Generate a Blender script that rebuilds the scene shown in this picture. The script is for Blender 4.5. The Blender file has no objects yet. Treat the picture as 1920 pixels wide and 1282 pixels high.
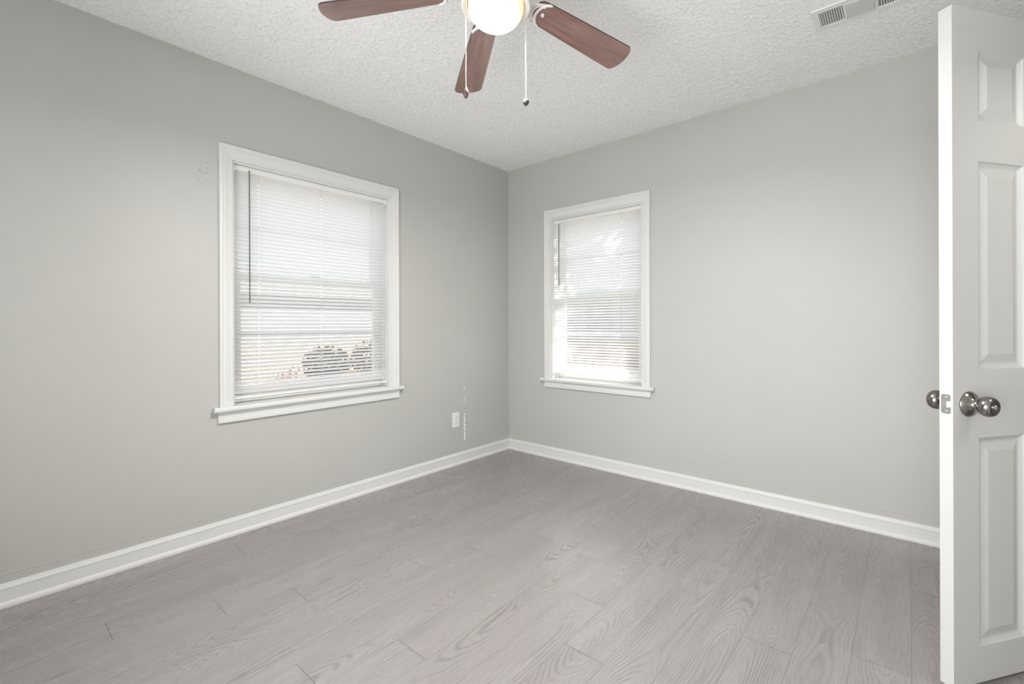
import bpy, bmesh, math, random
import numpy as np
from mathutils import Vector, Matrix
random.seed(7); np.random.seed(7)
PI = math.pi
C = bpy.context.scene.collection
S = bpy.context.scene

# ------------------------------------------------------------------ camera
cam_d = bpy.data.cameras.new('camera'); cam = bpy.data.objects.new('camera', cam_d); C.objects.link(cam)
cam_d.sensor_width = 36.0; cam_d.lens = 863.69 * 36 / 1920
cam_d.shift_y = -(641 - 608.07) / 1920; cam_d.clip_start = 0.02
cam.matrix_world = (Matrix.Translation((2.6737, -3.0646, 1.0916)) @ Matrix.Rotation(0.70993, 4, 'Z')
                    @ Matrix.Rotation(PI / 2, 4, 'X') @ Matrix.Rotation(-0.0035, 4, 'Z'))
S.camera = cam
S.view_settings.view_transform = 'Standard'; S.view_settings.look = 'None'
S.view_settings.gamma = 1; S.view_settings.use_curve_mapping = False
S.view_settings.exposure = 0.53

# ------------------------------------------------------------------ sky, sun, added fill lamps
W = bpy.data.worlds.new('sky'); S.world = W; W.use_nodes = True
nt = W.node_tree; nt.nodes.clear()
out = nt.nodes.new('ShaderNodeOutputWorld'); bg = nt.nodes.new('ShaderNodeBackground')
tc = nt.nodes.new('ShaderNodeTexCoord'); sep = nt.nodes.new('ShaderNodeSeparateXYZ')
rmp = nt.nodes.new('ShaderNodeValToRGB'); noi = nt.nodes.new('ShaderNodeTexNoise'); cr = nt.nodes.new('ShaderNodeValToRGB')
mx = nt.nodes.new('ShaderNodeMixRGB')
nt.links.new(tc.outputs['Generated'], sep.inputs[0]); nt.links.new(sep.outputs['Z'], rmp.inputs[0])
rmp.color_ramp.elements[0].position = 0.0; rmp.color_ramp.elements[0].color = (0.74, 0.84, 1.0, 1)
rmp.color_ramp.elements[1].position = 0.5; rmp.color_ramp.elements[1].color = (0.40, 0.62, 1.0, 1)
noi.inputs['Scale'].default_value = 3.0; noi.inputs['Detail'].default_value = 6
nt.links.new(tc.outputs['Generated'], noi.inputs['Vector']); nt.links.new(noi.outputs['Fac'], cr.inputs[0])
cr.color_ramp.elements[0].position = 0.42; cr.color_ramp.elements[1].position = 0.58
nt.links.new(cr.outputs['Color'], mx.inputs['Fac']); nt.links.new(rmp.outputs['Color'], mx.inputs[1])
mx.inputs[2].default_value = (1.0, 0.99, 0.97, 1)
nt.links.new(mx.outputs[0], bg.inputs['Color']); bg.inputs['Strength'].default_value = 1.05
nt.links.new(bg.outputs[0], out.inputs[0])

sun_d = bpy.data.lights.new('sun', 'SUN'); sun = bpy.data.objects.new('sun', sun_d); C.objects.link(sun)
sun_d.energy = 17.0; sun_d.angle = math.radians(0.3); sun_d.color = (1.0, 0.95, 0.88)
sd = Vector((-1.0, -1.0, -1.414 * 0.675)).normalized()          # travels from the back-right sky into the room
sun.rotation_euler = sd.to_track_quat('-Z', 'Y').to_euler(); sun.location = (6, 6, 7)

def fill_lamp(name, loc, direction, sx, sy, energy, color=(1.0, 0.985, 0.96)):
    l = bpy.data.lights.new(name, 'AREA'); l.shape = 'RECTANGLE'; l.size = sx; l.size_y = sy; l.energy = energy; l.color = color
    o = bpy.data.objects.new(name, l); C.objects.link(o); o.location = loc
    o.rotation_euler = Vector(direction).to_track_quat('-Z', 'Y').to_euler()
    return o
# added fill lamp outside an invented, unseen opening behind the photographer
fill_lamp('fill_lamp_front', (2.2, -4.22, 1.07), (0.25, 1, 0.75), 1.75, 1.95, 70, (0.97, 0.985, 1.0))
# fill lamp added in the unseen hall to brighten the open door's face
fill_lamp('fill_lamp_hall', (3.95, -1.5, 2.36), (0, 0, -1), 0.6, 0.6, 13, (1, 0.96, 0.9))

# ------------------------------------------------------------------ material helpers
def mat(name, color, rough=0.5, spec=0.5, metal=0.0, coat=0.0):
    m = bpy.data.materials.new(name); m.use_nodes = True
    b = m.node_tree.nodes['Principled BSDF']
    b.inputs['Base Color'].default_value = (*color, 1); b.inputs['Roughness'].default_value = rough
    b.inputs['Specular IOR Level'].default_value = spec; b.inputs['Metallic'].default_value = metal
    b.inputs['Coat Weight'].default_value = coat
    return m
class G:
    """small node graph helper"""
    def __init__(s, m): s.m = m; s.t = m.node_tree; s.b = s.t.nodes.get('Principled BSDF')
    def n(s, typ, **k):
        nd = s.t.nodes.new(typ)
        for a, v in k.items(): setattr(nd, a, v)
        return nd
    def l(s, a, b): s.t.links.new(a, b)
    def val(s, x, sock):
        if isinstance(x, (int, float)): sock.default_value = x
        elif isinstance(x, tuple): sock.default_value = x
        else: s.l(x, sock)
    def math(s, op, a, b=0.0, c=0.0):
        nd = s.n('ShaderNodeMath', operation=op); s.val(a, nd.inputs[0]); s.val(b, nd.inputs[1]); s.val(c, nd.inputs[2]); return nd.outputs[0]
    def xyz(s, x, y, z):
        nd = s.n('ShaderNodeCombineXYZ'); s.val(x, nd.inputs[0]); s.val(y, nd.inputs[1]); s.val(z, nd.inputs[2]); return nd.outputs[0]
    def sep(s, v):
        nd = s.n('ShaderNodeSeparateXYZ'); s.l(v, nd.inputs[0]); return nd.outputs
    def obj(s): return s.n('ShaderNodeTexCoord').outputs['Object']
    def noise(s, v, scale, detail=2, rough=0.5):
        nd = s.n('ShaderNodeTexNoise'); s.l(v, nd.inputs['Vector']); nd.inputs['Scale'].default_value = scale
        nd.inputs['Detail'].default_value = detail; nd.inputs['Roughness'].default_value = rough; return nd.outputs['Fac']
    def ramp(s, f, stops):
        nd = s.n('ShaderNodeValToRGB'); s.l(f, nd.inputs[0]); e = nd.color_ramp.elements
        while len(e) < len(stops): e.new(0.5)
        for i, (p_, c_) in enumerate(stops):
            e[i].position = p_; e[i].color = (*c_, 1) if isinstance(c_, tuple) else (c_, c_, c_, 1)
        return nd.outputs[0]
    def mix(s, f, a, b, mode='MIX'):
        nd = s.n('ShaderNodeMixRGB', blend_type=mode); s.val(f, nd.inputs[0])
        s.val((*a, 1) if isinstance(a, tuple) else a, nd.inputs[1]); s.val((*b, 1) if isinstance(b, tuple) else b, nd.inputs[2]); return nd.outputs[0]
    def bump(s, h, strength, dist, prev=None):
        nd = s.n('ShaderNodeBump'); s.l(h, nd.inputs['Height']); nd.inputs['Strength'].default_value = strength
        nd.inputs['Distance'].default_value = dist
        if prev is not None: s.l(prev, nd.inputs['Normal'])
        return nd.outputs[0]
    def color(s, c): s.l(c, s.b.inputs['Base Color'])
    def normal(s, nn): s.l(nn, s.b.inputs['Normal'])

# grey eggshell wall paint, with the ridge of old paint just over the baseboard
M_wall = mat('grey_wall_paint', (0.50, 0.492, 0.470), 0.50, 0.65); g = G(M_wall)
v = g.obj(); x, y, z = g.sep(v)
wav = g.math('MULTIPLY', g.math('SUBTRACT', g.noise(v, 2.5, 3), 0.5), 0.012)
dz = g.math('ABSOLUTE', g.math('SUBTRACT', g.math('ADD', z, wav), 0.123))
ridge = g.math('MULTIPLY', g.math('SUBTRACT', 1.0, g.math('MINIMUM', g.math('DIVIDE', dz, 0.004), 1.0)),
               g.math('GREATER_THAN', g.noise(v, 5.0, 2), 0.44))
b1 = g.bump(g.noise(v, 3.0, 2), 0.25, 0.012)
b2 = g.bump(g.noise(v, 70, 3), 0.10, 0.002, b1)
b3 = g.bump(ridge, 0.35, 0.002, b2); g.normal(b3)
pc = g.ramp(g.noise(v, 1.3, 4), [(0.3, (0.492, 0.486, 0.466)), (0.7, (0.510, 0.503, 0.482))])
near = lambda a, c, w: g.math('LESS_THAN', g.math('ABSOLUTE', g.math('SUBTRACT', a, c)), w)      # a few scuff marks beside window_1
scuff = g.math('MULTIPLY', g.math('MULTIPLY', g.math('MULTIPLY', near(y, -2.325, 0.028), near(x, 0.0, 0.05)), near(z, 1.86, 0.075)), g.ramp(g.noise(v, 75, 1), [(0.58, 0.0), (0.66, 0.6)]))
g.color(g.mix(scuff, pc, (0.30, 0.295, 0.285)))

M_ceil = mat('popcorn_ceiling_paint', (0.88, 0.88, 0.87), 0.9, 0.2); g = G(M_ceil)
v = g.obj(); g.normal(g.bump(g.noise(v, 170, 3, 0.6), 0.5, 0.004))
g.color(g.ramp(g.noise(v, 95, 2), [(0.34, (0.80, 0.80, 0.795)), (0.48, (0.92, 0.92, 0.915)), (1.0, (0.93, 0.93, 0.925))]))  # darker specks put the shade of popcorn cavities into the colour

M_trim = mat('white_trim_paint', (0.71, 0.71, 0.697), 0.38, 0.5); g = G(M_trim)
g.normal(g.bump(g.noise(g.obj(), 60, 3), 0.12, 0.002))
M_door = mat('white_door_paint', (0.575, 0.572, 0.56), 0.45, 0.5); g = G(M_door)
vv = g.n('ShaderNodeVectorMath', operation='MULTIPLY'); g.l(g.obj(), vv.inputs[0]); vv.inputs[1].default_value = (120, 120, 6)
g.normal(g.bump(g.noise(vv.outputs[0], 1.0, 3), 0.15, 0.001))
M_dark = mat('dark_gap', (0.03, 0.028, 0.026), 0.8, 0.2)
M_nickel = mat('satin_nickel', (0.27, 0.255, 0.24), 0.22, 0.5, 1.0)
M_steel = mat('bright_steel', (0.72, 0.72, 0.72), 0.25, 0.5, 1.0)
M_plastic = mat('white_plastic', (0.80, 0.80, 0.78), 0.35)
M_fanwhite = mat('white_enamel', (0.80, 0.79, 0.77), 0.3, 0.5, 0.0, 0.3)
M_chain = mat('brass_chain', (0.75, 0.62, 0.52), 0.3, 0.5, 0.7)
M_fobw = mat('dark_wood_fob', (0.10, 0.055, 0.05), 0.35)
M_fobd = mat('dark_metal_fob', (0.09, 0.09, 0.09), 0.35, 0.5, 0.6)
M_wand = mat('smoky_clear_wand', (0.16, 0.16, 0.16), 0.2)
M_cord = mat('white_cord', (0.8, 0.8, 0.8), 0.8)

M_pane = bpy.data.materials.new('window_glass'); M_pane.use_nodes = True; g = G(M_pane)
g.t.nodes.remove(g.b); tr = g.n('ShaderNodeBsdfTransparent'); gl = g.n('ShaderNodeBsdfGlossy'); fr = g.n('ShaderNodeFresnel'); ms = g.n('ShaderNodeMixShader')
tr.inputs[0].default_value = (0.96, 0.98, 0.97, 1); gl.inputs['Roughness'].default_value = 0.02; fr.inputs[0].default_value = 1.3
g.l(fr.outputs[0], ms.inputs[0]); g.l(tr.outputs[0], ms.inputs[1]); g.l(gl.outputs[0], ms.inputs[2])
g.l(ms.outputs[0], g.t.nodes['Material Output'].inputs[0])

M_slat = bpy.data.materials.new('translucent_white_vinyl'); M_slat.use_nodes = True; g = G(M_slat)
g.b.inputs['Base Color'].default_value = (0.84, 0.84, 0.825, 1); g.b.inputs['Roughness'].default_value = 0.6; g.b.inputs['Specular IOR Level'].default_value = 0.2
trl = g.n('ShaderNodeBsdfTranslucent'); trl.inputs[0].default_value = (0.93, 0.93, 0.92, 1); ms = g.n('ShaderNodeMixShader'); ms.inputs[0].default_value = 0.42
g.l(g.b.outputs[0], ms.inputs[1]); g.l(trl.outputs[0], ms.inputs[2]); g.l(ms.outputs[0], g.t.nodes['Material Output'].inputs[0])

# grey oak plank floor; UV map 'plank' = metres along / across the plank, 'seed' = two random numbers per plank
M_floor = mat('grey_oak_planks', (0.28, 0.26, 0.25), 0.4, 1.0); g = G(M_floor)
uv = g.n('ShaderNodeUVMap', uv_map='plank').outputs[0]; sd2 = g.n('ShaderNodeUVMap', uv_map='seed').outputs[0]
u, vx, _ = g.sep(uv); r1, r2, _ = g.sep(sd2)
ua = g.math('ADD', u, g.math('MULTIPLY', r1, 37.0))
h = g.math('MULTIPLY', g.math('SUBTRACT', g.noise(g.xyz(g.math('MULTIPLY', ua, 1.15), g.math('MULTIPLY', r2, 61.0), 0.0), 1.0, 1), 0.33), 0.32)
vo = g.math('ADD', vx, g.math('MULTIPLY', g.math('SUBTRACT', r2, 0.5), 0.07))
wob = g.math('MULTIPLY', g.math('SUBTRACT', g.noise(g.xyz(g.math('MULTIPLY', ua, 5.0), g.math('MULTIPLY', vx, 14.0), r1), 1.0, 4), 0.5), 0.024)
rr = g.math('ADD', g.math('SQRT', g.math('ADD', g.math('MULTIPLY', g.math('MULTIPLY', vo, vo), 1.6), g.math('MULTIPLY', h, h))), wob)
ring = g.math('SINE', g.math('MULTIPLY', rr, 2 * PI / 0.0095))
ringm = g.ramp(g.math('MULTIPLY_ADD', ring, 0.5, 0.5), [(0.0, 0.0), (0.6, 0.06), (0.97, 1.0)])
amt = g.ramp(g.noise(g.xyz(g.math('MULTIPLY', ua, 2.2), g.math('MULTIPLY', vx, 14.0), r2), 1.0, 2), [(0.40, 0.08), (0.66, 1.0)])
fine = g.noise(g.xyz(g.math('MULTIPLY', ua, 9.0), g.math('MULTIPLY', vx, 420.0), r1), 1.0, 3)
broad = g.noise(g.xyz(g.math('MULTIPLY', ua, 1.6), g.math('MULTIPLY', vx, 9.0), r1), 1.0, 3)
base = g.mix(broad, (0.262, 0.240, 0.235), (0.365, 0.342, 0.337))
base = g.mix(g.math('MULTIPLY', r1, 0.22), base, (0.250, 0.226, 0.219))
fgr = g.ramp(fine, [(0.3, 0.86), (0.6, 1.0)])
base = g.mix(1.0, base, fgr, 'MULTIPLY')
gm = g.math('MULTIPLY', g.math('MULTIPLY', ringm, amt), 0.62)
base = g.mix(gm, base, (0.165, 0.150, 0.145)); g.color(base)
rg = g.math('ADD', g.math('MULTIPLY', gm, 0.15), 0.27); g.l(rg, g.b.inputs['Roughness'])
g.normal(g.bump(fine, 0.12, 0.001, g.bump(gm, 0.10, 0.001)))

M_blade = mat('cherry_blade_wood', (0.2, 0.1, 0.08), 0.28, 0.5, 0.0, 0.25); g = G(M_blade)
uv = g.n('ShaderNodeUVMap', uv_map='plank').outputs[0]; u, vx, _ = g.sep(uv)
nn = g.noise(g.xyz(g.math('MULTIPLY', u, 5.0), g.math('MULTIPLY', vx, 60.0), 0.3), 1.0, 4, 0.6)
n2 = g.noise(g.xyz(g.math('MULTIPLY', u, 9.0), g.math('MULTIPLY', vx, 22.0), 0.9), 1.0, 2)
g.color(g.mix(g.ramp(n2, [(0.35, 0.0), (0.7, 0.55)]), g.ramp(nn, [(0.3, (0.175, 0.085, 0.072)), (0.5, (0.265, 0.150, 0.124)), (0.72, (0.350, 0.212, 0.176))]), (0.225, 0.155, 0.146)))
M_bladee = mat('blade_edge', (0.05, 0.028, 0.026), 0.5)

M_glass = bpy.data.materials.new('lit_frosted_glass'); M_glass.use_nodes = True; g = G(M_glass)
z = g.sep(g.obj())[2]   # local height in the fan: bowl rim at 0, bottom at about -0.082
t = g.math('DIVIDE', g.math('MULTIPLY', z, -1.0), 0.082)
g.b.inputs['Base Color'].default_value = (0.9, 0.86, 0.76, 1); g.b.inputs['Roughness'].default_value = 0.3
g.l(g.ramp(t, [(0.30, (1.0, 0.70, 0.36)), (0.75, (1.0, 0.84, 0.62)), (1.0, (1.0, 0.93, 0.80))]), g.b.inputs['Emission Color'])
g.l(g.ramp(t, [(0.30, 0.20), (0.62, 0.45), (0.90, 1.0)]), g.b.inputs['Emission Strength'])
LAMP = 1.55
ml = g.math('MULTIPLY', g.b.inputs['Emission Strength'].links[0].from_socket, LAMP); g.l(ml, g.b.inputs['Emission Strength'])
tr = g.n('ShaderNodeBsdfTransparent'); tr.inputs[0].default_value = (1, 0.985, 0.96, 1); ms = g.n('ShaderNodeMixShader'); ms.inputs[0].default_value = 0.0
g.l(g.b.outputs[0], ms.inputs[1]); g.l(tr.outputs[0], ms.inputs[2]); g.l(ms.outputs[0], g.t.nodes['Material Output'].inputs[0])

# ------------------------------------------------------------------ mesh helpers
def obj(name, bm, m, parent=None, smooth=False, recalc=True, angle=None):
    if recalc: bmesh.ops.recalc_face_normals(bm, faces=bm.faces[:])
    if parent is not None:
        off = Vector((0, 0, 0)); p_ = parent
        while p_ is not None: off += p_.location; p_ = p_.parent
        bmesh.ops.translate(bm, verts=bm.verts[:], vec=-off)
    me = bpy.data.meshes.new(name); bm.to_mesh(me); bm.free()
    for mm in (m if isinstance(m, (list, tuple)) else [m]): me.materials.append(mm)
    o = bpy.data.objects.new(name, me); C.objects.link(o)
    if parent is not None: o.parent = parent
    if smooth:
        for f in me.polygons: f.use_smooth = True
        if angle: me.set_sharp_from_angle(angle=math.radians(angle))
    return o
def tag(o, label=None, cat=None, group=None, kind=None):
    if label: o['label'] = label
    if cat: o['category'] = cat
    if group: o['group'] = group
    if kind: o['kind'] = kind
    return o
def empty(name, loc, label=None, cat=None, group=None, kind=None):
    o = bpy.data.objects.new(name, None); C.objects.link(o); o.location = loc; o.empty_display_size = 0.1
    return tag(o, label, cat, group, kind)
def ident(a, b, c): return Vector((a, b, c))
def box(bm, lo, hi, f=ident, bev=0.0, seg=2):
    vs = [bm.verts.new(f(*[(lo, hi)[(i >> k) & 1][k] for k in range(3)])) for i in range(8)]
    fs = [bm.faces.new([vs[i] for i in q]) for q in ((0, 1, 3, 2), (4, 6, 7, 5), (0, 4, 5, 1), (2, 3, 7, 6), (0, 2, 6, 4), (1, 5, 7, 3))]
    if bev:
        es = list({e for q in fs for e in q.edges})
        bmesh.ops.bevel(bm, geom=es, offset=bev, segments=seg, affect='EDGES', profile=0.5)
def prism(bm, rings, cap=True, closed=True):
    """rings: list of loops of points, joined in order"""
    R_ = [[bm.verts.new(p_) for p_ in r] for r in rings]; n = len(R_[0])
    for a, b in zip(R_, R_[1:]):
        for i in range(n if closed else n - 1):
            j = (i + 1) % n; bm.faces.new((a[i], a[j], b[j], b[i]))
    if cap and closed: bm.faces.new(R_[0]); bm.faces.new(list(reversed(R_[-1])))
def lathe(bm, prof, c, axis='Z', seg=48, frame=None):
    """prof: (radius, height) from one end to the other"""
    c = Vector(c)
    if frame: e1, e2, e3 = frame
    else: e1, e2, e3 = Vector((1, 0, 0)), Vector((0, 1, 0)), Vector((0, 0, 1))
    rings = []
    for r, hh in prof:
        if r < 1e-6: rings.append([bm.verts.new(c + e3 * hh)])
        else: rings.append([bm.verts.new(c + e1 * r * math.cos(2 * PI * k / seg) + e2 * r * math.sin(2 * PI * k / seg) + e3 * hh) for k in range(seg)])
    for a, b in zip(rings, rings[1:]):
        for k in range(seg):
            j = (k + 1) % seg
            if len(a) == 1 and len(b) == 1: continue
            if len(a) == 1: bm.faces.new((a[0], b[k], b[j]))
            elif len(b) == 1: bm.faces.new((a[k], b[0], a[j]))
            else: bm.faces.new((a[k], b[k], b[j], a[j]))
def tube(bm, pts, r, seg=8, flat=1.0, up=Vector((0, 0, 1))):
    pts = [Vector(p_) for p_ in pts]; rings = []
    for i, p_ in enumerate(pts):
        d = (pts[min(i + 1, len(pts) - 1)] - pts[max(i - 1, 0)]).normalized()
        a = d.cross(up)
        if a.length < 1e-3: a = d.cross(Vector((1, 0, 0)))
        a.normalize(); b = a.cross(d).normalized(); rad = r[i] if isinstance(r, (list, tuple)) else r
        rings.append([p_ + a * rad * math.cos(2 * PI * k / seg) + b * rad * flat * math.sin(2 * PI * k / seg) for k in range(seg)])
    prism(bm, rings)
def struct(name, bm, m, parent=None, label=None, **k):
    o = obj(name, bm, m, parent, **k)
    if parent is None: o['kind'] = 'structure'
    if label: o['label'] = label
    return o

H = 2.44; RX = 3.20; RY = -3.90; T = 0.17          # room: 0..RX, RY..0, ceiling H, wall thickness
# ------------------------------------------------------------------ floor
def grid_noise(nx, ny, cell):
    a = np.random.rand(int(nx / cell) + 4, int(ny / cell) + 4)
    xs = np.arange(nx) / cell; ys = np.arange(ny) / cell
    xi = xs.astype(int); yi = ys.astype(int); fx = xs - xi; fy = ys - yi
    fx = fx * fx * (3 - 2 * fx); fy = fy * fy * (3 - 2 * fy)
    fx = fx[:, None]; fy = fy[None, :]
    A = a[np.ix_(xi, yi)]; B = a[np.ix_(xi + 1, yi)]; D = a[np.ix_(xi, yi + 1)]; E_ = a[np.ix_(xi + 1, yi + 1)]
    return (A * (1 - fx) + B * fx) * (1 - fy) + (D * (1 - fx) + E_ * fx) * fy
def build_floor():
    bm = bmesh.new(); l1 = bm.loops.layers.uv.new('plank'); l2 = bm.loops.layers.uv.new('seed')
    joints = {0.28: -2.229, 0.43: -1.822, 0.58: -2.757, 0.73: -2.451, 0.88: -2.211, 1.03: -1.752, 1.18: -1.484, 1.33: -2.394, 1.48: -2.112,
              1.63: -1.199, 1.78: -1.486, 1.93: -1.755, 2.08: -0.856, 2.38: -1.32, 2.53: -0.347}
    Lp = 1.22; xe = 0.13 - 0.15
    while xe < 4.6:
        x0 = max(xe, -0.002); x1 = min(xe + 0.15, 4.6); key = round(xe + 0.15, 2)
        ph = joints.get(key, random.uniform(0, Lp)); ph = (ph % Lp) - Lp
        y = RY - 0.3 - ((RY - 0.3 - ph) % Lp)
        while y < 0.02:
            y0 = max(y, RY - 0.01); y1 = min(y + Lp, 0.002)
            if y1 - y0 > 0.01 and x1 - x0 > 0.004:
                s1, s2 = random.random(), random.random(); gx = 0.00025; gy = 0.0006
                q = [(x0 + gx, y0 + gy), (x1 - gx, y0 + gy), (x1 - gx, y1 - gy), (x0 + gx, y1 - gy)]
                vs = [bm.verts.new((a, b, 0)) for a, b in q]; f = bm.faces.new(vs)
                for lp, (a, b) in zip(f.loops, q): lp[l1].uv = (b - y, a - xe - 0.075); lp[l2].uv = (s1, s2)
            y += Lp
        xe += 0.15
    vs = [bm.verts.new((a, b, -0.0015)) for a, b in ((-0.1, RY - 0.1), (4.7, RY - 0.1), (4.7, 0.1), (-0.1, 0.1))]
    f = bm.faces.new(vs); f.material_index = 1
    vs = [bm.verts.new((a, b, -0.08)) for a, b in ((-0.1, RY - 0.1), (4.7, RY - 0.1), (4.7, 0.1), (-0.1, 0.1))]
    f = bm.faces.new(list(reversed(vs))); f.material_index = 1
    return struct('floor', bm, [M_floor, M_dark], recalc=False)
build_floor()

# ------------------------------------------------------------------ ceiling (real popcorn relief)
def build_ceiling():
    dx = 0.006; nx = int((RX + 0.04) / dx) + 2; ny = int((3.92) / dx) + 2
    n = 0.7 * grid_noise(nx, ny, 1.25) + 0.3 * grid_noise(nx, ny, 2.6)
    n = np.clip((n - 0.45) / 0.25, 0, 1.2) ** 1.3 * 0.0018
    X, Y = np.meshgrid(-0.01 + np.arange(nx) * dx, RY - 0.01 + np.arange(ny) * dx, indexing='ij')
    # the faint outline of a patched hatch
    def seg(ax, ay, bx, by):
        t = np.clip(((X - ax) * (bx - ax) + (Y - ay) * (by - ay)) / ((bx - ax) ** 2 + (by - ay) ** 2), 0, 1)
        return np.hypot(X - ax - t * (bx - ax), Y - ay - t * (by - ay))
    dd = np.minimum(seg(1.949, -0.627, 1.955, -0.29), seg(1.955, -0.29, 1.845, -0.285))
    n = n + 0.003 * np.clip(1 - dd / 0.011, 0, 1)
    n = np.where((X > 2.35) & (X < 2.70) & (Y > -0.71) & (Y < -0.525), 0.0, n)
    Z = H - n
    co = np.stack([X, Y, Z], -1).reshape(-1, 3).astype(np.float32)
    idx = np.arange(nx * ny).reshape(nx, ny)
    q = np.stack([idx[:-1, :-1], idx[:-1, 1:], idx[1:, 1:], idx[1:, :-1]], -1).reshape(-1, 4)
    me = bpy.data.meshes.new('ceiling'); me.vertices.add(len(co)); me.vertices.foreach_set('co', co.ravel())
    me.loops.add(q.size); me.loops.foreach_set('vertex_index', q.ravel().astype(np.int32))
    me.polygons.add(len(q)); me.polygons.foreach_set('loop_start', np.arange(0, q.size, 4, dtype=np.int32))
    me.polygons.foreach_set('loop_total', np.full(len(q), 4, dtype=np.int32))
    me.update(); me.validate()
    me.polygons.foreach_set('use_smooth', np.ones(len(q), dtype=bool))
    me.materials.append(M_ceil)
    o = bpy.data.objects.new('ceiling', me); C.objects.link(o); o['kind'] = 'structure'
    bm = bmesh.new(); box(bm, (-T, RY - T, H + 0.004), (4.72, T, H + 0.15)); box(bm, (RX + 0.03, RY, H), (4.7, 0.01, H + 0.01)); struct('ceiling_slab', bm, M_ceil)
build_ceiling()

# ------------------------------------------------------------------ walls
def FL(a, d, z): return Vector((-d, a, z))         # left wall frame: a = Y, d = outwards
def FB(a, d, z): return Vector((a, d, z))          # back wall frame: a = X, d = outwards
def FF(a, d, z): return Vector((a, RY - d, z))     # front wall
W1 = dict(f=FL, a0=-2.195, a1=-1.222, z0=0.645, z1=1.955)
W2 = dict(f=FB, a0=0.462, a1=1.256, z0=0.625, z1=1.950)
W_FILL = dict(f=FF, a0=1.32, a1=3.08, z0=0.075, z1=2.06)  # invented opening in the unseen front wall, lets the fill light in
def wall(name, f, a0, a1, op=None, extra_top=H + 0.01):
    bm = bmesh.new()
    if op is None: box(bm, (a0, 0, -0.05), (a1, T, extra_top), f)
    else:
        p0, p1, z0, z1 = op
        # one skin of quads with the opening left out, inner and outer, plus the reveals
        A = [a0, p0, p1, a1]; Z_ = [-0.05, z0, z1, extra_top]
        if z0 < 0: Z_ = [-0.05, -0.05, z1, extra_top]
        for d in (0, T):
            for i in range(3):
                for j in range(3):
                    if i == 1 and j == 1: continue
                    if Z_[j + 1] - Z_[j] < 1e-6: continue
                    bm.faces.new([bm.verts.new(f(a, d, z)) for a, z in ((A[i], Z_[j]), (A[i + 1], Z_[j]), (A[i + 1], Z_[j + 1]), (A[i], Z_[j + 1]))])
        def quad(*pp): bm.faces.new([bm.verts.new(f(*q)) for q in pp])
        zb = Z_[1]
        quad((p0, 0, zb), (p0, T, zb), (p0, T, z1), (p0, 0, z1)); quad((p1, 0, zb), (p1, T, zb), (p1, T, z1), (p1, 0, z1))
        quad((p0, 0, z1), (p0, T, z1), (p1, T, z1), (p1, 0, z1))
        if z0 > 0: quad((p0, 0, zb), (p0, T, zb), (p1, T, zb), (p1, 0, zb))
        quad((a0, 0, -0.05), (a0, T, -0.05), (a0, T, extra_top), (a0, 0, extra_top)); quad((a1, 0, -0.05), (a1, T, -0.05), (a1, T, extra_top), (a1, 0, extra_top))
        bmesh.ops.remove_doubles(bm, verts=bm.verts[:], dist=1e-5)
    return struct(name, bm, M_wall)
wall('wall_left', FL, RY, 0.0, (W1['a0'], W1['a1'], W1['z0'], W1['z1']))
wall('wall_back', FB, -T, 4.7, (W2['a0'], W2['a1'], W2['z0'], W2['z1']))
wall('wall_front', FF, -T, 4.7, (W_FILL['a0'], W_FILL['a1'], W_FILL['z0'], W_FILL['z1']))
DY0, DY1 = -1.335, -0.600                          # doorway in the right wall
def FR(a, d, z): return Vector((RX + d * 0.7, a, z))
wall('wall_right', FR, RY, 0.0, (DY0, DY1, -1, 2.06))
def FH(a, d, z): return Vector((4.6 + d * 0.5, a, z))
wall('wall_hall', FH, RY, 0.0)

# ------------------------------------------------------------------ baseboards
PROF = [(0, 0), (0.0215, 0), (0.0215, 0.009), (0.0185, 0.016), (0.0135, 0.0205), (0.012, 0.022), (0.0115, 0.066), (0.0125, 0.069), (0.0125, 0.074), (0.0095, 0.080), (0.006, 0.089), (0.0, 0.0905)]
def baseboard(name, f, a0, a1, m0=0, m1=0):
    """m0/m1: mitre sign at each end"""
    bm = bmesh.new()
    ring = lambda a, m: [f(a + m * d, -d, z) for d, z in PROF]
    prism(bm, [ring(a0, m0), ring(a1, m1)])
    return struct(name, bm, M_trim)
baseboard('baseboard_left', FL, RY, 0.0, 1, -1)
baseboard('baseboard_back', FB, 0.0, RX, 1, -1)
baseboard('baseboard_front', FF, 0.0, 1.25, 1, 0)
def FRi(a, d, z): return Vector((RX + d, a, z))
baseboard('baseboard_right', FRi, DY1 + 0.062, 0.0, 0, -1)
baseboard('baseboard_right_front', FRi, RY, DY0 - 0.062, 1, 0)

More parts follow.
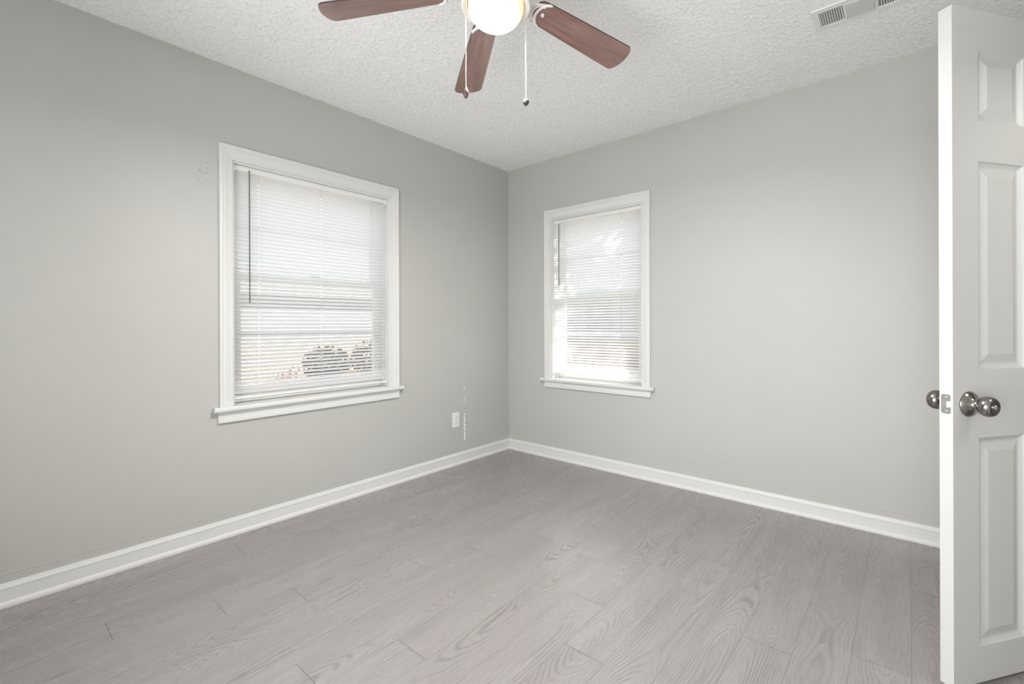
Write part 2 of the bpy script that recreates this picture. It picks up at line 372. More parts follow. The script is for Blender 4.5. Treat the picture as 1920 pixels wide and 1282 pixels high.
# ------------------------------------------------------------------ windows
CAS = [(0.0, 0.0), (0.0, 0.011), (0.10, 0.013), (0.16, 0.010), (0.30, 0.0125), (0.62, 0.0165), (0.70, 0.0145), (0.78, 0.0185), (0.95, 0.0185), (1.0, 0.016), (1.0, 0.0)]  # (fraction from inside to outside, proud of wall)
def casing(bm, f, a0, a1, z0, z1, ws, wt):
    """mitred casing on three sides (a0..a1 opening, up to z1)"""
    L_ = []
    for k in range(4):
        ring = []
        for t_, h_ in CAS:
            s = t_ * ws; tt = t_ * wt
            if k == 0: ring.append(f(a0 - s, -h_, z0))
            if k == 1: ring.append(f(a0 - s, -h_, z1 + tt))
            if k == 2: ring.append(f(a1 + s, -h_, z1 + tt))
            if k == 3: ring.append(f(a1 + s, -h_, z0))
        L_.append(ring)
    prism(bm, L_)
def sash(name, w, par, f, a0, a1, z0, z1, d0, d1, st, rt, rb, label):
    bm = bmesh.new()
    for lo, hi in (((a0, d0, z0), (a0 + st, d1, z1)), ((a1 - st, d0, z0), (a1, d1, z1)),
                   ((a0 + st, d0, z1 - rt), (a1 - st, d1, z1)), ((a0 + st, d0, z0), (a1 - st, d1, z0 + rb))): box(bm, lo, hi, f, 0.002, 1)
    s = obj(name, bm, M_trim, par); s['label'] = label
    gz0, gz1 = z0 + rb, z1 - rt; zm = (gz0 + gz1) / 2
    bm = bmesh.new(); box(bm, (a0 + st, d0 + 0.004, zm - 0.011), (a1 - st, d1 - 0.004, zm + 0.011), f, 0.002, 1); obj('muntin', bm, M_trim, s)
    bm = bmesh.new(); dm = (d0 + d1) / 2
    for q0, q1 in ((gz0, zm - 0.011), (zm + 0.011, gz1)):
        bm.faces.new([bm.verts.new(f(a, dm, z)) for a, z in ((a0 + st, q0), (a1 - st, q0), (a1 - st, q1), (a0 + st, q1))])
    obj('glass_pane', bm, M_pane, s)
def window(n, w, stool, apron, sep_label, ws=0.062, wt=0.075):
    f, a0, a1, z0, z1 = w['f'], w['a0'], w['a1'], w['z0'], w['z1']
    par = empty('window_%d' % n, f((a0 + a1) / 2, 0, z0), kind='structure')
    st0, st1, sz0, sz1, sp = stool
    bm = bmesh.new(); casing(bm, f, a0 + 0.002, a1 - 0.002, sz1, z1 - 0.002, ws, wt); obj('casing', bm, M_trim, par)
    # jamb liner: three boards lining the hole, with the inner stop
    bm = bmesh.new(); j = 0.012
    box(bm, (a0, 0.0, sz1), (a0 + j, T, z1), f); box(bm, (a1 - j, 0.0, sz1), (a1, T, z1), f); box(bm, (a0 + j, 0.0, z1 - j), (a1 - j, T, z1), f)
    for q0, q1 in ((a0 + j, a0 + j + 0.012), (a1 - j - 0.012, a1 - j)): box(bm, (q0, 0.062, sz1), (q1, 0.075, z1 - j), f)
    obj('jamb', bm, M_trim, par)
    # stool with horns and a rounded nose
    bm = bmesh.new()
    nose = [(0.0, sz0), (-sp + 0.006, sz0), (-sp, sz0 + 0.006), (-sp, sz1 - 0.008), (-sp + 0.004, sz1 - 0.002), (-sp + 0.009, sz1), (0.0, sz1)]
    prism(bm, [[f(st0, d, z) for d, z in nose], [f(st1, d, z) for d, z in nose]])
    box(bm, (a0 + 0.001, 0.0, sz0), (a1 - 0.001, T + 0.02, sz1 - 0.001), f)
    obj('stool', bm, M_trim, par)
    bm = bmesh.new(); p0, p1, q0, q1 = apron
    pr = [(0, q0), (-0.012, q0), (-0.017, q0 + 0.003), (-0.017, q0 + 0.018), (-0.0135, q0 + 0.021), (-0.0135, q0 + 0.038), (-0.019, q0 + 0.046), (-0.019, q1), (0, q1)]
    prism(bm, [[f(p0, d, z) for d, z in pr], [f(p1, d, z) for d, z in pr]]); obj('apron', bm, M_trim, par)
    zm = 1.362 if n == 1 else 1.335
    b0, b1 = a0 + j, a1 - j
    sash('upper_sash', w, par, f, b0, b1, zm - 0.018, z1 - j, 0.120, 0.150, 0.062, 0.045, 0.036, 'upper sash with one horizontal muntin')
    sash('lower_sash', w, par, f, b0, b1, sz1, zm + 0.018, 0.088, 0.118, 0.062, 0.036, 0.075, 'lower sash with one horizontal muntin')
    bm = bmesh.new(); box(bm, ((b0 + b1) / 2 - 0.03, 0.080, zm + 0.018), ((b0 + b1) / 2 + 0.03, 0.112, zm + 0.030), f, 0.003); obj('sash_lock', bm, M_steel, par)
    return par
window(1, W1, (-2.285, -1.140, 0.648, 0.674, 0.040), (-2.262, -1.162, 0.590, 0.648), '')
window(2, W2, (0.372, 1.345, 0.628, 0.653, 0.036), (0.402, 1.318, 0.578, 0.628), '')
window(3, W_FILL, (1.25, 3.15, 0.080, 0.105, 0.026), (1.26, 3.14, 0.0, 0.080), '')  # unseen window, added only to admit the fill light

# ------------------------------------------------------------------ mini blinds
def blind(w, a0, a1, ztop, zbot, cords, wand, tilt, label, sag=0.0, mess=0.0):
    f = w['f']; dc = 0.034
    par = empty('window_blind', f((a0 + a1) / 2, dc, ztop), label, 'blind', 'mini blinds on the windows')
    bm = bmesh.new(); box(bm, (a0, dc - 0.0125, ztop - 0.027), (a1, dc + 0.0125, ztop), f, 0.0025)
    box(bm, (a0 - 0.003, dc - 0.016, ztop - 0.032), (a0 + 0.010, dc + 0.016, ztop), f, 0.002); box(bm, (a1 - 0.010, dc - 0.016, ztop - 0.032), (a1 + 0.003, dc + 0.016, ztop), f, 0.002)
    obj('head_rail', bm, M_plastic, par)
    pitch = 0.0212; wd = 0.025; zs = ztop - 0.040; n = int((zs - zbot - 0.016) / pitch)
    bm = bmesh.new(); random.seed(int(a0 * 1000) & 1023)
    for i in range(n + 1):
        zc = zs - i * pitch; tl = math.radians(tilt + random.uniform(-1.5, 1.5)); a0i = a0 + random.uniform(0, 0.002); a1i = a1 - random.uniform(0, 0.002)
        if zc < zbot + 0.075: tl = math.radians(tilt + 16)
        tw = random.uniform(-mess, mess)
        cols = sorted([a0i, a1i] + [c + s for c in cords for s in (-0.0042, 0.0042)] + [(a0 + a1) / 2 + 0.003])
        rows = [-0.5, -0.10, 0.0, 0.10, 0.5]; crown = [0, 0.0012, 0.0014, 0.0012, 0]
        grid = []
        for a in cols:
            fr_ = (a - a0) / (a1 - a0); tl2 = tl + math.radians(tw * (fr_ - 0.5) * 2); dzz = -sag * math.sin(PI * fr_) * 0.002
            col = []
            for r_, c_ in zip(rows, crown):
                s = r_ * wd        # s<0 room side (high), s>0 outside (low)
                col.append(bm.verts.new(f(a, dc + s * math.cos(tl2) + c_ * math.sin(tl2), zc - s * math.sin(tl2) + c_ * math.cos(tl2) + dzz)))
            grid.append(col)
        for ci in range(len(cols) - 1):
            hole = any(abs((cols[ci] + cols[ci + 1]) / 2 - c) < 0.001 for c in cords)
            for ri in range(4):
                if hole and ri in (1, 2): continue
                bm.faces.new((grid[ci][ri], grid[ci + 1][ri], grid[ci + 1][ri + 1], grid[ci][ri + 1]))
    obj('slats', bm, M_slat, par, smooth=True, recalc=False)
    bm = bmesh.new(); box(bm, (a0, dc - 0.012, zbot - 0.004), (a1, dc + 0.012, zbot + 0.006), f, 0.0025); obj('bottom_rail', bm, M_plastic, par)
    for c in cords:
        bm = bmesh.new()
        tube(bm, [f(c, dc, ztop - 0.02), f(c, dc, zbot)], 0.0007, 6)
        for s in (-1, 1): tube(bm, [f(c, dc + s * 0.0115, ztop - 0.02), f(c, dc + s * 0.0115, zbot)], 0.0005, 6)
        obj('ladder_cord', bm, M_cord, par)
        bm = bmesh.new(); box(bm, (c - 0.008, dc - 0.0145, zbot - 0.003), (c + 0.008, dc - 0.0115, zbot + 0.005), f, 0.001, 1); obj('cord_button', bm, M_plastic, par)
    wa, wz0, wz1 = wand
    bm = bmesh.new(); hx = [f(wa, 0.012, wz1 + 0.004), f(wa, 0.011, wz1 - 0.02), f(wa, 0.010, wz0)]
    tube(bm, hx, 0.0035, 6); wo = obj('tilt_wand', bm, M_wand, par, smooth=True, angle=30); wo['label'] = 'thin smoky tilt wand'
    bm = bmesh.new(); tube(bm, [f(wa, dc - 0.012, ztop - 0.016), f(wa, 0.014, ztop - 0.018), f(wa, 0.012, wz1)], 0.0022, 6); obj('wand_hook', bm, M_plastic, wo)
    return par
blind(W1, -2.176, -1.238, 1.9425, 0.704, (-2.050, -1.693, -1.345), (-2.104, 1.212, 1.918), 42,
      'wide white mini blind with a long grey wand, in the left wall window', 0.6, 1.5)
blind(W2, 0.4785, 1.2395, 1.9375, 0.697, (0.571, 1.075), (0.533, 1.405, 1.895), 42,
      'narrow white mini blind with a short wand, in the window right of the corner', 0.3, 1.0)

# ------------------------------------------------------------------ door leaf, open into the room
dn = Vector((0.5793, 0.8151, 0)); nn_ = Vector((0.8151, -0.5793, 0))      # towards the hinge; face normal towards the camera side
C0 = Vector((2.7739, -1.1890, 0)); DW, DH, DT = 0.71, 2.03, 0.035
def FD(a, d, z): return C0 + dn * a - nn_ * d + Vector((0, 0, z))          # d=0 near face, d=DT far face
door = empty('door_1', C0 + dn * DW + Vector((0, 0, 0.01)), kind='structure')
def door_leaf():
    bm = bmesh.new(); zb = 0.012
    pa = [(0.105, 0.300), (0.410, 0.605)]; pz = [(0.120, 0.746), (0.952, 1.577), (1.699, 1.911)]
    A = [0, 0.105, 0.300, 0.410, 0.605, DW]; Z_ = [zb, 0.120, 0.746, 0.952, 1.577, 1.699, 1.911, DH]
    for side in (0, 1):
        D = (lambda d: d) if side == 0 else (lambda d: DT - d)
        for i in range(5):
            for k in range(7):
                if i in (1, 3) and k in (1, 3, 5):
                    x0, x1, y0, y1 = A[i], A[i + 1], Z_[k], Z_[k + 1]
                    # ovolo in, flat, then raised field
                    steps = [(0.0, 0.0), (0.003, 0.0040), (0.009, 0.0075), (0.014, 0.0095), (0.020, 0.0095), (0.044, 0.0035)]
                    loops = [[bm.verts.new(FD(a, D(dd), z)) for a, z in ((x0 + s, y0 + s), (x1 - s, y0 + s), (x1 - s, y1 - s), (x0 + s, y1 - s))] for s, dd in steps]
                    for p_, q_ in zip(loops, loops[1:]):
                        for e in range(4): bm.faces.new((p_[e], p_[(e + 1) % 4], q_[(e + 1) % 4], q_[e]))
                    bm.faces.new(loops[-1])
                else:
                    bm.faces.new([bm.verts.new(FD(a, D(0), z)) for a, z in ((A[i], Z_[k]), (A[i + 1], Z_[k]), (A[i + 1], Z_[k + 1]), (A[i], Z_[k + 1]))])
    for q in (((0, 0, zb), (0, DT, zb), (0, DT, DH), (0, 0, DH)), ((DW, 0, zb), (DW, DT, zb), (DW, DT, DH), (DW, 0, DH)),
              ((0, 0, DH), (DW, 0, DH), (DW, DT, DH), (0, DT, DH)), ((0, 0, zb), (DW, 0, zb), (DW, DT, zb), (0, DT, zb))):
        bm.faces.new([bm.verts.new(FD(*p_)) for p_ in q])
    bmesh.ops.remove_doubles(bm, verts=bm.verts[:], dist=1e-5)
    return obj('leaf', bm, M_door, door)
door_leaf()
ROSE = [(0.0, 0.0), (0.0325, 0.0), (0.0335, 0.003), (0.031, 0.008), (0.024, 0.013), (0.017, 0.018), (0.0135, 0.024), (0.0135, 0.030), (0.0, 0.030)]
KNOB = [(0.0, 0.026), (0.012, 0.026), (0.0135, 0.030), (0.018, 0.033), (0.0235, 0.038), (0.0262, 0.045), (0.0270, 0.053), (0.0258, 0.061), (0.0225, 0.067), (0.0175, 0.0705), (0.0155, 0.0700), (0.0135, 0.0685), (0.0, 0.0685)]
for side in (0, 1):
    nrm = nn_ if side == 0 else -nn_
    c = FD(0.062, 0 if side == 0 else DT, 0.850)
    fr_ = (dn.copy(), Vector((0, 0, 1)), nrm.copy())
    bm = bmesh.new(); lathe(bm, [(r * 1.13, q * 0.92) for r, q in ROSE], c, frame=fr_, seg=48); rs = obj('door_handle', bm, M_nickel, door, smooth=True, angle=50)
    bm = bmesh.new(); lathe(bm, [(r * 1.10, q * 0.92) for r, q in KNOB], c, frame=fr_, seg=48); kb = obj('knob', bm, M_nickel, rs, smooth=True, angle=50)
    bm = bmesh.new()
    if side == 0: lathe(bm, [(0, 0.0620), (0.0065, 0.0620), (0.0065, 0.0660), (0.0055, 0.0670), (0.002, 0.0660), (0, 0.0655)], c, frame=fr_, seg=24); obj('keyhole', bm, M_steel, rs, smooth=True, angle=40)
    else: lathe(bm, [(0, 0.062), (0.004, 0.062), (0.004, 0.068), (0, 0.068)], c, frame=fr_, seg=20); obj('lock_button', bm, M_nickel, rs, smooth=True, angle=40)
# latch plate on the free edge
def FE(t, z, o): return C0 - nn_ * t - dn * o + Vector((0, 0, z))           # t across the edge (0 near face), o proud
bm = bmesh.new()
def rrect(t0, t1, z0, z1, r, o):
    pts = []
    for cx_, cz_, s in ((t1 - r, z1 - r, 0), (t0 + r, z1 - r, 1), (t0 + r, z0 + r, 2), (t1 - r, z0 + r, 3)):
        for k in range(5): an = PI / 2 * s + PI / 8 * k; pts.append(FE(cx_ + r * math.cos(an), cz_ + r * math.sin(an), o))
    return pts
prism(bm, [rrect(0.005, 0.030, 0.822, 0.879, 0.006, 0.0), rrect(0.005, 0.030, 0.822, 0.879, 0.006, 0.0016)])
lp = obj('latch_plate', bm, M_steel, door)
bm = bmesh.new()   # slanted latch bolt
bl = [[FE(0.0095, z, 0.001), FE(0.0255, z, 0.001), FE(0.0255, z, 0.004), FE(0.0135, z, 0.0125), FE(0.0095, z, 0.0125)] for z in (0.842, 0.858)]
prism(bm, bl); obj('latch_bolt', bm, M_steel, lp)
for zc in (0.8295, 0.8715):
    bm = bmesh.new(); lathe(bm, [(0.0, 0.0), (0.0038, 0.0), (0.0034, 0.0028), (0.0012, 0.0028), (0.0012, 0.0020), (0, 0.0020)], FE(0.0175, zc, 0.0), frame=(nn_.copy(), Vector((0, 0, 1)), -dn.copy()), seg=16)
    obj('screw', bm, M_steel, lp)
for zc in (0.25, 1.05, 1.82):
    bm = bmesh.new(); cc = FD(DW + 0.004, -0.004, zc)
    lathe(bm, [(0, -0.045), (0.006, -0.045), (0.006, 0.045), (0, 0.045)], cc, seg=16); obj('hinge', bm, M_nickel, door)
# door frame and casing round the doorway
bm = bmesh.new()
box(bm, (RX - 0.001, DY0 - 0.001, 0), (RX + T * 0.7 + 0.001, DY0 + 0.012, 2.06)); box(bm, (RX + 0.030, DY1 - 0.010, 0), (RX + T * 0.7 + 0.001, DY1 + 0.001, 2.06))
box(bm, (RX - 0.001, DY0 + 0.012, 2.046), (RX + T * 0.7 + 0.001, DY1 - 0.010, 2.061)); struct('trim_1', bm, M_trim)
bm = bmesh.new(); casing(bm, FRi, DY0 - 0.004, DY1 + 0.012, 0.0, 2.064, 0.057, 0.057); struct('trim_2', bm, M_trim)

# ------------------------------------------------------------------ ceiling fan with light
FC = Vector((1.649, -1.947, 2.147))     # centre of the light fitter
fan = empty('ceiling_fan', FC, 'five-blade ceiling fan with reddish wood blades and a lit glass bowl', 'ceiling fan')
def flathe(name, prof, m, par=fan, **k):
    bm = bmesh.new(); lathe(bm, prof, FC, seg=64); return obj(name, bm, m, par, smooth=True, angle=40, **k)
flathe('canopy', [(0, 0.291), (0.070, 0.291), (0.070, 0.284), (0.062, 0.262), (0.040, 0.240), (0.022, 0.234), (0, 0.234)], M_fanwhite)
flathe('downrod', [(0, 0.236), (0.0125, 0.236), (0.0125, 0.190), (0, 0.190)], M_fanwhite)
flathe('motor_housing', [(0, 0.205), (0.035, 0.205), (0.060, 0.198), (0.098, 0.175), (0.118, 0.150), (0.122, 0.120), (0.120, 0.098), (0.108, 0.086), (0.070, 0.078), (0, 0.078)], M_fanwhite)
flathe('switch_housing', [(0, 0.080), (0.062, 0.080), (0.062, 0.045), (0.058, 0.032), (0, 0.032)], M_fanwhite)
flathe('light_fitter', [(0, 0.034), (0.060, 0.034), (0.088, 0.030), (0.106, 0.018), (0.114, 0.000), (0.1145, -0.014), (0.110, -0.018), (0.102, -0.016), (0.0955, -0.010), (0.0955, 0.004), (0.0, 0.010)], M_fanwhite)
bp = [(0.0905, 0.004), (0.0915, -0.010)]
for k in range(1, 15): an = PI / 2 * k / 14; bp.append((0.0915 * math.cos(an) ** 0.9 if k < 14 else 0.0, -0.010 - 0.072 * math.sin(an)))
bowl = flathe('glass_bowl', [(0, 0.004)] + bp, M_glass); bowl['label'] = 'lit frosted glass bowl'
bd = bpy.data.lights.new('bulb', 'AREA'); bo = bpy.data.objects.new('bulb', bd); C.objects.link(bo); bo.parent = fan; bo.location = (0, 0, -0.088)
bd.shape = 'DISK'; bd.size = 0.14; bd.energy = 27; bd.color = (1.0, 0.975, 0.94)       # light of the lamp in the bowl
th0 = 217.45; ZB = 0.053
for k in range(5):
    a = math.radians(th0 - 72 * k); e = Vector((math.cos(a), math.sin(a), 0)); s = Vector((-math.sin(a), math.cos(a), 0)); up = Vector((0, 0, 1))
    pit = math.radians(-11); s2 = s * math.cos(pit) + up * math.sin(pit); droop = 0.102
    ed = (e - up * droop); n2 = ed.cross(s2).normalized()
    if n2.z < 0: n2 = -n2
    org = FC + up * ZB
    P = lambda r, w, h=0.0: org + ed * r + s2 * w + n2 * h
    # blade outline
    ol = []
    r0, r1_ = 0.150, 0.588
    hw = lambda r: 0.044 + (0.0625 - 0.044) * min(1, (r - r0) / (r1_ - r0)) ** 0.8
    L_ = []
    for t in np.linspace(0, 1, 7): L_.append((r0 + 0.012 * (1 - math.sin(PI / 2 * t)) if t < 1 else r0, 0))
    side = [(r0 + 0.010, 0.0)]
    top = [(r0 + 0.004, 0.030), (r0 + 0.016, hw(r0 + 0.02) - 0.003)] + [(r, hw(r)) for r in np.linspace(r0 + 0.03, r1_ - 0.034, 10)]
    for t in (0.25, 0.5, 0.75): an = PI / 2 * t; top.append((r1_ - 0.034 + 0.026 * math.sin(an), hw(r1_) - 0.026 + 0.026 * math.cos(an)))
    top += [(r1_ - 0.004, 0.030), (r1_ - 0.001, 0.012)]
    bot = [(r, -w) for r, w in reversed(top)]
    ol = top + [(r1_, 0)] + bot
    bm = bmesh.new(); l1 = bm.loops.layers.uv.new('plank')
    lo = [bm.verts.new(P(r, w, -0.0028)) for r, w in ol]; hi = [bm.verts.new(P(r, w, 0.0028)) for r, w in ol]
    fb = bm.faces.new(lo); ft = bm.faces.new(list(reversed(hi)))
    for i in range(len(ol)):
        j = (i + 1) % len(ol); fq = bm.faces.new((lo[i], hi[i], hi[j], lo[j])); fq.material_index = 1
    for face, oo in ((fb, ol), (ft, list(reversed(ol)))):
        for lpp, (r, w) in zip(face.loops, oo): lpp[l1].uv = (r + k * 3.1, w)
    bl_ = obj('blade', bm, [M_blade, M_bladee], fan)
    # blade iron: arm, crescent and scrolls
    bm = bmesh.new(); hz = -0.006
    tube(bm, [FC + up * 0.090 + e * 0.085, FC + up * 0.078 + e * 0.105, P(0.128, 0, hz + 0.004), P(0.150, 0, hz)], [0.010, 0.009, 0.008, 0.007], 10, 0.6)
    arc = [P(0.203 - 0.038 * math.cos(t), 0.047 * math.sin(t), hz) for t in np.linspace(-1.5, 1.5, 17)]
    arc2 = [P(0.170 - 0.020 * math.cos(t), 0.030 * math.sin(t), hz) for t in np.linspace(-1.35, 1.35, 17)]
    tube(bm, arc, [0.0022] + [0.0056] * 15 + [0.0022], 8, 0.7); tube(bm, arc2, [0.0022] + [0.0046] * 15 + [0.0022], 8, 0.7)
    for sg in (-1, 1):
        tube(bm, [P(0.122, sg * 0.004, hz + 0.003), P(0.138, sg * 0.014, hz), P(0.152, sg * 0.030, hz), P(0.172, sg * 0.036, hz), P(0.186, sg * 0.044, hz)], 0.0036, 8, 0.7)
        tube(bm, [P(0.134, sg * 0.010, hz), P(0.146, sg * 0.010, hz), P(0.152, sg * 0.022, hz), P(0.162, sg * 0.026, hz)], 0.0026, 8, 0.7)
    for rr_, ww in ((0.176, 0.032), (0.176, -0.032), (0.190, 0.0)):
        c = P(rr_, ww, hz); lathe(bm, [(0, -0.005), (0.005, -0.004), (0.007, 0.0), (0.007, 0.004), (0, 0.004)], c, seg=14)
    obj('blade_iron', bm, M_fanwhite, fan, smooth=True, angle=50)
for an in (40, 160, 280):      # thumb screws holding the bowl
    a = math.radians(an - 48); e = Vector((math.cos(a), math.sin(a), 0))
    bm = bmesh.new(); lathe(bm, [(0, 0.112), (0.0022, 0.112), (0.0022, 0.118), (0.0045, 0.119), (0.0045, 0.126), (0, 0.127)], FC + Vector((0, 0, -0.004)), frame=(Vector((0, 0, 1)), e.cross(Vector((0, 0, 1))), e), seg=14)
    obj('thumb_screw', bm, M_chain, fan, smooth=True, angle=40)
fw = Vector((-0.6518, 0.7584, 0)); rt = Vector((0.7584, 0.6518, 0))
def chain(lat, dep, ztop, zbot, fobm, fobp, mchain, label):
    c = FC + rt * lat + fw * dep; top = Vector((c.x, c.y, ztop)); bm = bmesh.new(); z = ztop; r = 0.0012
    tube(bm, [top, Vector((c.x, c.y, zbot))], 0.0006, 6)
    while z > zbot: bmesh.ops.create_icosphere(bm, subdivisions=1, radius=r, matrix=Matrix.Translation((c.x, c.y, z))); z -= 0.0042
    d = (Vector((c.x, c.y, 0)) - Vector((FC.x, FC.y, 0))).normalized()
    tube(bm, [Vector((FC.x, FC.y, FC.z + 0.014)) + d * 0.095, Vector((c.x, c.y, ztop + 0.006)), top], 0.0022, 8)
    ch = obj('pull_chain', bm, mchain, fan, smooth=True); ch['label'] = label
    bm = bmesh.new(); lathe(bm, fobp, (c.x, c.y, zbot), seg=24); obj('fob', bm, fobm, ch, smooth=True, angle=50)
    bm = bmesh.new(); bmesh.ops.create_icosphere(bm, subdivisions=2, radius=0.0030, matrix=Matrix.Translation((c.x, c.y, ztop - (ztop - zbot) * 0.38))); obj('connector', bm, mchain, ch, smooth=True)
chain(-0.093, -0.075, FC.z - 0.012, 1.826, M_fobw, [(0, 0.006), (0.003, 0.006), (0.005, 0.002), (0.009, -0.006), (0.0095, -0.014), (0.006, -0.022), (0.004, -0.026), (0, -0.027)], M_chain, 'pull chain with brown wooden fob')
chain(0.099, 0.058, FC.z - 0.016, 1.862, M_fobd, [(0, 0.001), (0.004, 0.000), (0.008, -0.003), (0.0108, -0.009), (0.0105, -0.014), (0.0075, -0.019), (0.0038, -0.021), (0.0036, -0.024), (0, -0.025)], M_cord, 'pull chain with dark round fob')

# ------------------------------------------------------------------ ceiling vent
vt = empty('ceiling_vent', (2.52, -0.62, H), 'white metal air register with two louvred ends on the ceiling', 'vent')
bm = bmesh.new(); x0, x1, y0, y1 = 2.358, 2.690, -0.705, -0.532; zt = H - 0.001; th = 0.007
secs = [(2.380, 2.467), (2.581, 2.668)]; ya, yb = -0.678, -0.558
xs = [x0, 2.380, 2.467, 2.581, 2.668, x1]; ys = [y0, ya, yb, y1]
for i in range(5):
    for j in range(3):
        if j == 1 and i in (1, 3): continue
        box(bm, (xs[i], ys[j], H - th), (xs[i + 1], ys[j + 1], H - 0.0045 + 0.004))
bmesh.ops.remove_doubles(bm, verts=bm.verts[:], dist=1e-5)
obj('frame', bm, M_fanwhite, vt)
bm = bmesh.new(); prism(bm, [[Vector((a, b, H - th)) for a, b in ((2.474, ya), (2.574, ya), (2.574, yb), (2.474, yb))], [Vector((a, b, H - th - 0.003)) for a, b in ((2.479, ya + 0.005), (2.569, ya + 0.005), (2.569, yb - 0.005), (2.479, yb - 0.005))]])
M_vplate = mat('vent_plate_grey', (0.62, 0.62, 0.61), 0.5); obj('center_plate', bm, M_vplate, vt)
for a, b in secs:
    bm = bmesh.new(); n = 10
    for k in range(n):
        xc = a + (b - a) * (k + 0.5) / n
        q = [(xc - 0.0040, H - 0.0055), (xc + 0.0012, H - 0.001), (xc + 0.0018, H - 0.0015), (xc - 0.0034, H - 0.0060)]
        prism(bm, [[Vector((p_, ya, zz - 0.0005)) for p_, zz in q], [Vector((p_, yb, zz - 0.0005)) for p_, zz in q]])
    obj('louvres', bm, M_fanwhite, vt)
    bm = bmesh.new(); box(bm, (a - 0.001, ya - 0.001, H - 0.0009), (b + 0.001, yb + 0.001, H - 0.0004)); obj('duct_opening', bm, M_dark, vt)
for xx in (2.369, 2.679):
    bm = bmesh.new(); lathe(bm, [(0, -0.0085), (0.003, -0.0080), (0.004, -0.0065), (0, -0.0065)], (xx, -0.618, H), seg=14); obj('screw', bm, M_steel, vt)

# ------------------------------------------------------------------ power outlet on the left wall
oy, oz = -0.632, 0.350
ot = empty('power_outlet', (0, oy, oz), 'white duplex power outlet low on the left wall near the corner', 'outlet')
bm = bmesh.new(); box(bm, (0, oy - 0.036, oz - 0.058), (0.0055, oy + 0.036, oz + 0.058), ident, 0.003); obj('cover_plate', bm, M_plastic, ot)
for s in (-1, 1):
    zc = oz + s * 0.0195
    bm = bmesh.new(); ring = []
    for k in range(24):
        an = 2 * PI * k / 24; ring.append((0.0170 * math.cos(an), max(-0.0135, min(0.0135, 0.0170 * math.sin(an)))))
    prism(bm, [[Vector((0.005, oy + p_, zc + q_)) for p_, q_ in ring], [Vector((0.0075, oy + p_, zc + q_)) for p_, q_ in ring]])
    rc = obj('receptacle', bm, M_plastic, ot)
    bm = bmesh.new()
    box(bm, (0.0072, oy - 0.0075, zc - 0.001), (0.0079, oy - 0.0055, zc + 0.007)); box(bm, (0.0072, oy + 0.0055, zc - 0.0005), (0.0079, oy + 0.0075, zc + 0.0065))
    box(bm, (0.0072, oy - 0.0022, zc - 0.0090), (0.0079, oy + 0.0022, zc - 0.0050)); obj('slots', bm, M_dark, rc)
bm = bmesh.new(); lathe(bm, [(0, 0.0055), (0.003, 0.0055), (0.0025, 0.0068), (0, 0.007)], (0, oy, oz), frame=(Vector((0, 1, 0)), Vector((0, 0, 1)), Vector((1, 0, 0))), seg=14); obj('screw', bm, M_steel, ot)

# ------------------------------------------------------------------ outdoors, glimpsed between the slats
M_ground = mat('winter_lawn', (0.30, 0.25, 0.17), 0.9); g = G(M_ground)
g.color(g.ramp(g.noise(g.obj(), 1.2, 5), [(0.35, (0.17, 0.155, 0.125)), (0.65, (0.26, 0.235, 0.20))]))
bm = bmesh.new(); box(bm, (-40, -40, -0.70), (40, 40, -0.55)); struct('ground', bm, M_ground)
M_conc = mat('pale_concrete', (0.32, 0.31, 0.30), 0.8)
bm = bmesh.new(); box(bm, (-6.4, -12, -0.56), (-3.2, 14, -0.53)); struct('driveway', bm, M_conc)
M_brick = mat('salmon_brick', (0.5, 0.25, 0.18), 0.85); g = G(M_brick)
xx_, yy_, zz_ = g.sep(g.obj()); br = g.n('ShaderNodeTexBrick'); g.l(g.xyz(g.math('ADD', xx_, yy_), zz_, 0.0), br.inputs['Vector'])
br.inputs['Color1'].default_value = (0.42, 0.23, 0.17, 1); br.inputs['Color2'].default_value = (0.36, 0.19, 0.14, 1); br.inputs['Mortar'].default_value = (0.36, 0.32, 0.29, 1)
br.inputs['Scale'].default_value = 1.0; br.inputs['Brick Width'].default_value = 0.21; br.inputs['Row Height'].default_value = 0.075; br.inputs['Mortar Size'].default_value = 0.008; g.color(br.outputs['Color'])
M_siding = mat('pale_grey_siding', (0.33, 0.33, 0.33), 0.7); g = G(M_siding)
zz_ = g.sep(g.obj())[2]; g.normal(g.bump(g.math('FRACT', g.math('MULTIPLY', zz_, 6.5)), 0.6, 0.02))
M_shingle = mat('grey_shingles', (0.30, 0.29, 0.29), 0.9)
M_owin = mat('dark_house_window', (0.14, 0.15, 0.17), 0.15)
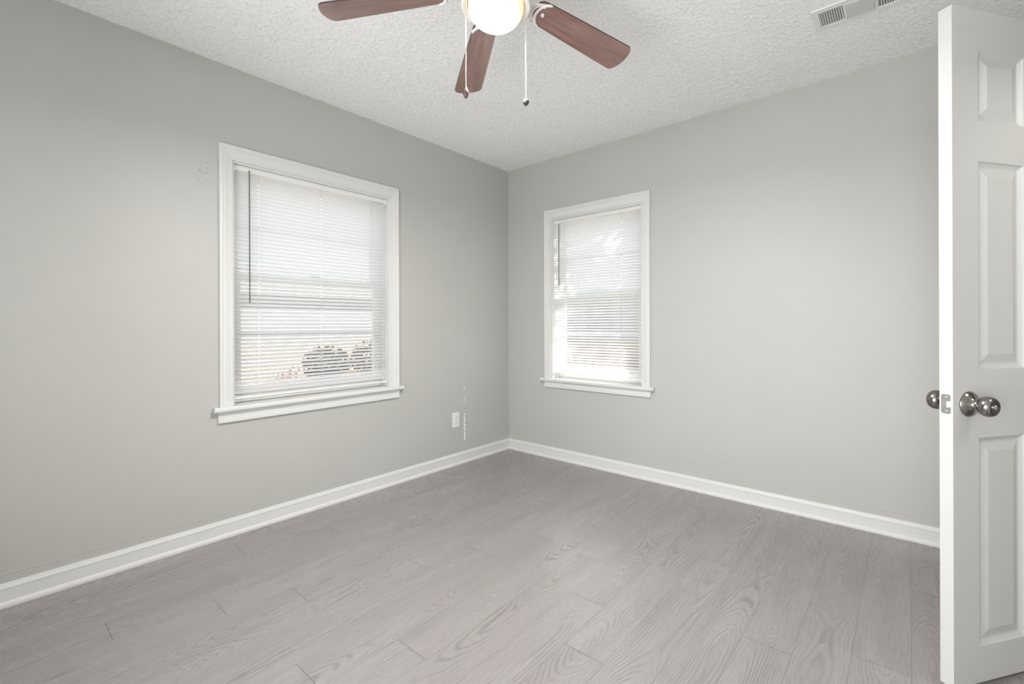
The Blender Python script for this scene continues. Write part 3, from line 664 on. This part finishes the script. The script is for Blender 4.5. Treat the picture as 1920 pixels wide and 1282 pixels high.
def house(x0, x1, y0, y1, hbrick, htop, roofh, label, along):
    h_ = empty('house', ((x0 + x1) / 2, (y0 + y1) / 2, -0.55), label, 'house')
    bm = bmesh.new(); box(bm, (x0, y0, -0.55), (x1, y1, hbrick)); obj('brick_base', bm, M_brick, h_)
    bm = bmesh.new(); box(bm, (x0 + 0.02, y0 + 0.02, hbrick), (x1 - 0.02, y1 - 0.02, htop)); obj('siding', bm, M_siding, h_)
    bm = bmesh.new(); e = 0.35
    if along == 'Y': A_ = [(x0 - e, htop), ((x0 + x1) / 2, htop + roofh), (x1 + e, htop), (x1 + e, htop - 0.12), (x0 - e, htop - 0.12)]; prism(bm, [[Vector((p_, yv, q_)) for p_, q_ in A_] for yv in (y0 - e, y1 + e)])
    else: A_ = [(y0 - e, htop), ((y0 + y1) / 2, htop + roofh), (y1 + e, htop), (y1 + e, htop - 0.12), (y0 - e, htop - 0.12)]; prism(bm, [[Vector((xv, p_, q_)) for p_, q_ in A_] for xv in (x0 - e, x1 + e)])
    obj('roof', bm, M_shingle, h_)
    for t in ((0.12, 0.32) if along == 'Y' else (0.1, 0.42, 0.8)):
        if along == 'Y': yc = y0 + (y1 - y0) * t; lo, hi = (x1 - 0.03, yc - 0.45, 0.9), (x1 + 0.01, yc + 0.45, 1.9)
        else: xc = x0 + (x1 - x0) * t; lo, hi = (xc - 0.45, y0 - 0.01, 0.9), (xc + 0.45, y0 + 0.03, 1.9)
        bm = bmesh.new(); box(bm, lo, hi); obj('window', bm, M_owin, h_)
    return h_
house(-18, -10.5, -6, 11, 0.55, 2.0, 1.3, 'neighbouring house with salmon brick base beyond the left window', 'Y')
house(-9, 1.5, 9.5, 16, 0.55, 2.0, 1.3, 'neighbouring house with pale siding beyond the window right of the corner', 'X')
M_leaf = mat('dark_green_leaves', (0.05, 0.06, 0.045), 0.6)
M_bark = mat('grey_bark', (0.10, 0.08, 0.065), 0.9)
def leafball(name, c, rx, ry, rz, n, leaf, m, par=None):
    bm = bmesh.new()
    for i in range(n):
        d = Vector((random.gauss(0, 1), random.gauss(0, 1), random.gauss(0, 1))).normalized() * random.uniform(0.55, 1.0)
        p_ = Vector((c[0] + d.x * rx, c[1] + d.y * ry, c[2] + d.z * rz))
        a = Vector((random.gauss(0, 1), random.gauss(0, 1), random.gauss(0, 1))).normalized(); b = a.orthogonal().normalized()
        bm.faces.new([bm.verts.new(p_ + a * leaf), bm.verts.new(p_ + b * leaf * 0.5), bm.verts.new(p_ - a * leaf), bm.verts.new(p_ - b * leaf * 0.5)])
    return obj(name, bm, m, par, recalc=False)
random.seed(3)
for i, (x_, y_, r_) in enumerate(((-9.6, 3.3, 0.60), (-9.7, 4.9, 0.68), (-9.6, 6.5, 0.62))):
    o = empty('shrub', (x_, y_, -0.55), ['dark shrub beyond the left window, leftmost of three', 'dark shrub beyond the left window, middle of three', 'dark shrub beyond the left window, rightmost of three'][i], 'shrub', 'shrubs beside the driveway')
    leafball('foliage', (x_, y_, -0.55 + r_ * 0.9), r_, r_ * 1.1, r_ * 0.9, 900, 0.07, M_leaf, o)
    bm = bmesh.new(); tube(bm, [Vector((x_, y_, -0.56)), Vector((x_ + 0.03, y_, -0.55 + r_))], [0.05, 0.02]); obj('stem', bm, M_bark, o)

# unseen sun blocker added at the back right: its shade leaves only the lower left corner of window_2 in the sun
tx, ty, tz = 1.19 + 3.2, 3.2, 1.86 + 0.955 * 3.2
o = empty('shade_tree', (tx, ty, -0.55), 'small round sun blocker added outside, out of view, beyond the right end of the back wall', 'shade_tree')
leafball('foliage', (tx, ty, tz), 0.60, 0.60, 0.92, 12000, 0.05, M_leaf, o)
bm = bmesh.new(); tube(bm, [Vector((tx, ty, -0.56)), Vector((tx + 0.02, ty, 2.0)), Vector((tx, ty, tz - 0.2))], [0.10, 0.07, 0.04], 10); obj('trunk', bm, M_bark, o)
for k in range(5):
    a = 2 * PI * k / 5; bm = bmesh.new()
    tube(bm, [Vector((tx, ty, tz - 1.0)), Vector((tx + 0.25 * math.cos(a), ty + 0.25 * math.sin(a), tz - 0.5)), Vector((tx + 0.45 * math.cos(a), ty + 0.45 * math.sin(a), tz + 0.1))], [0.035, 0.025, 0.01], 8); obj('branch', bm, M_bark, o)
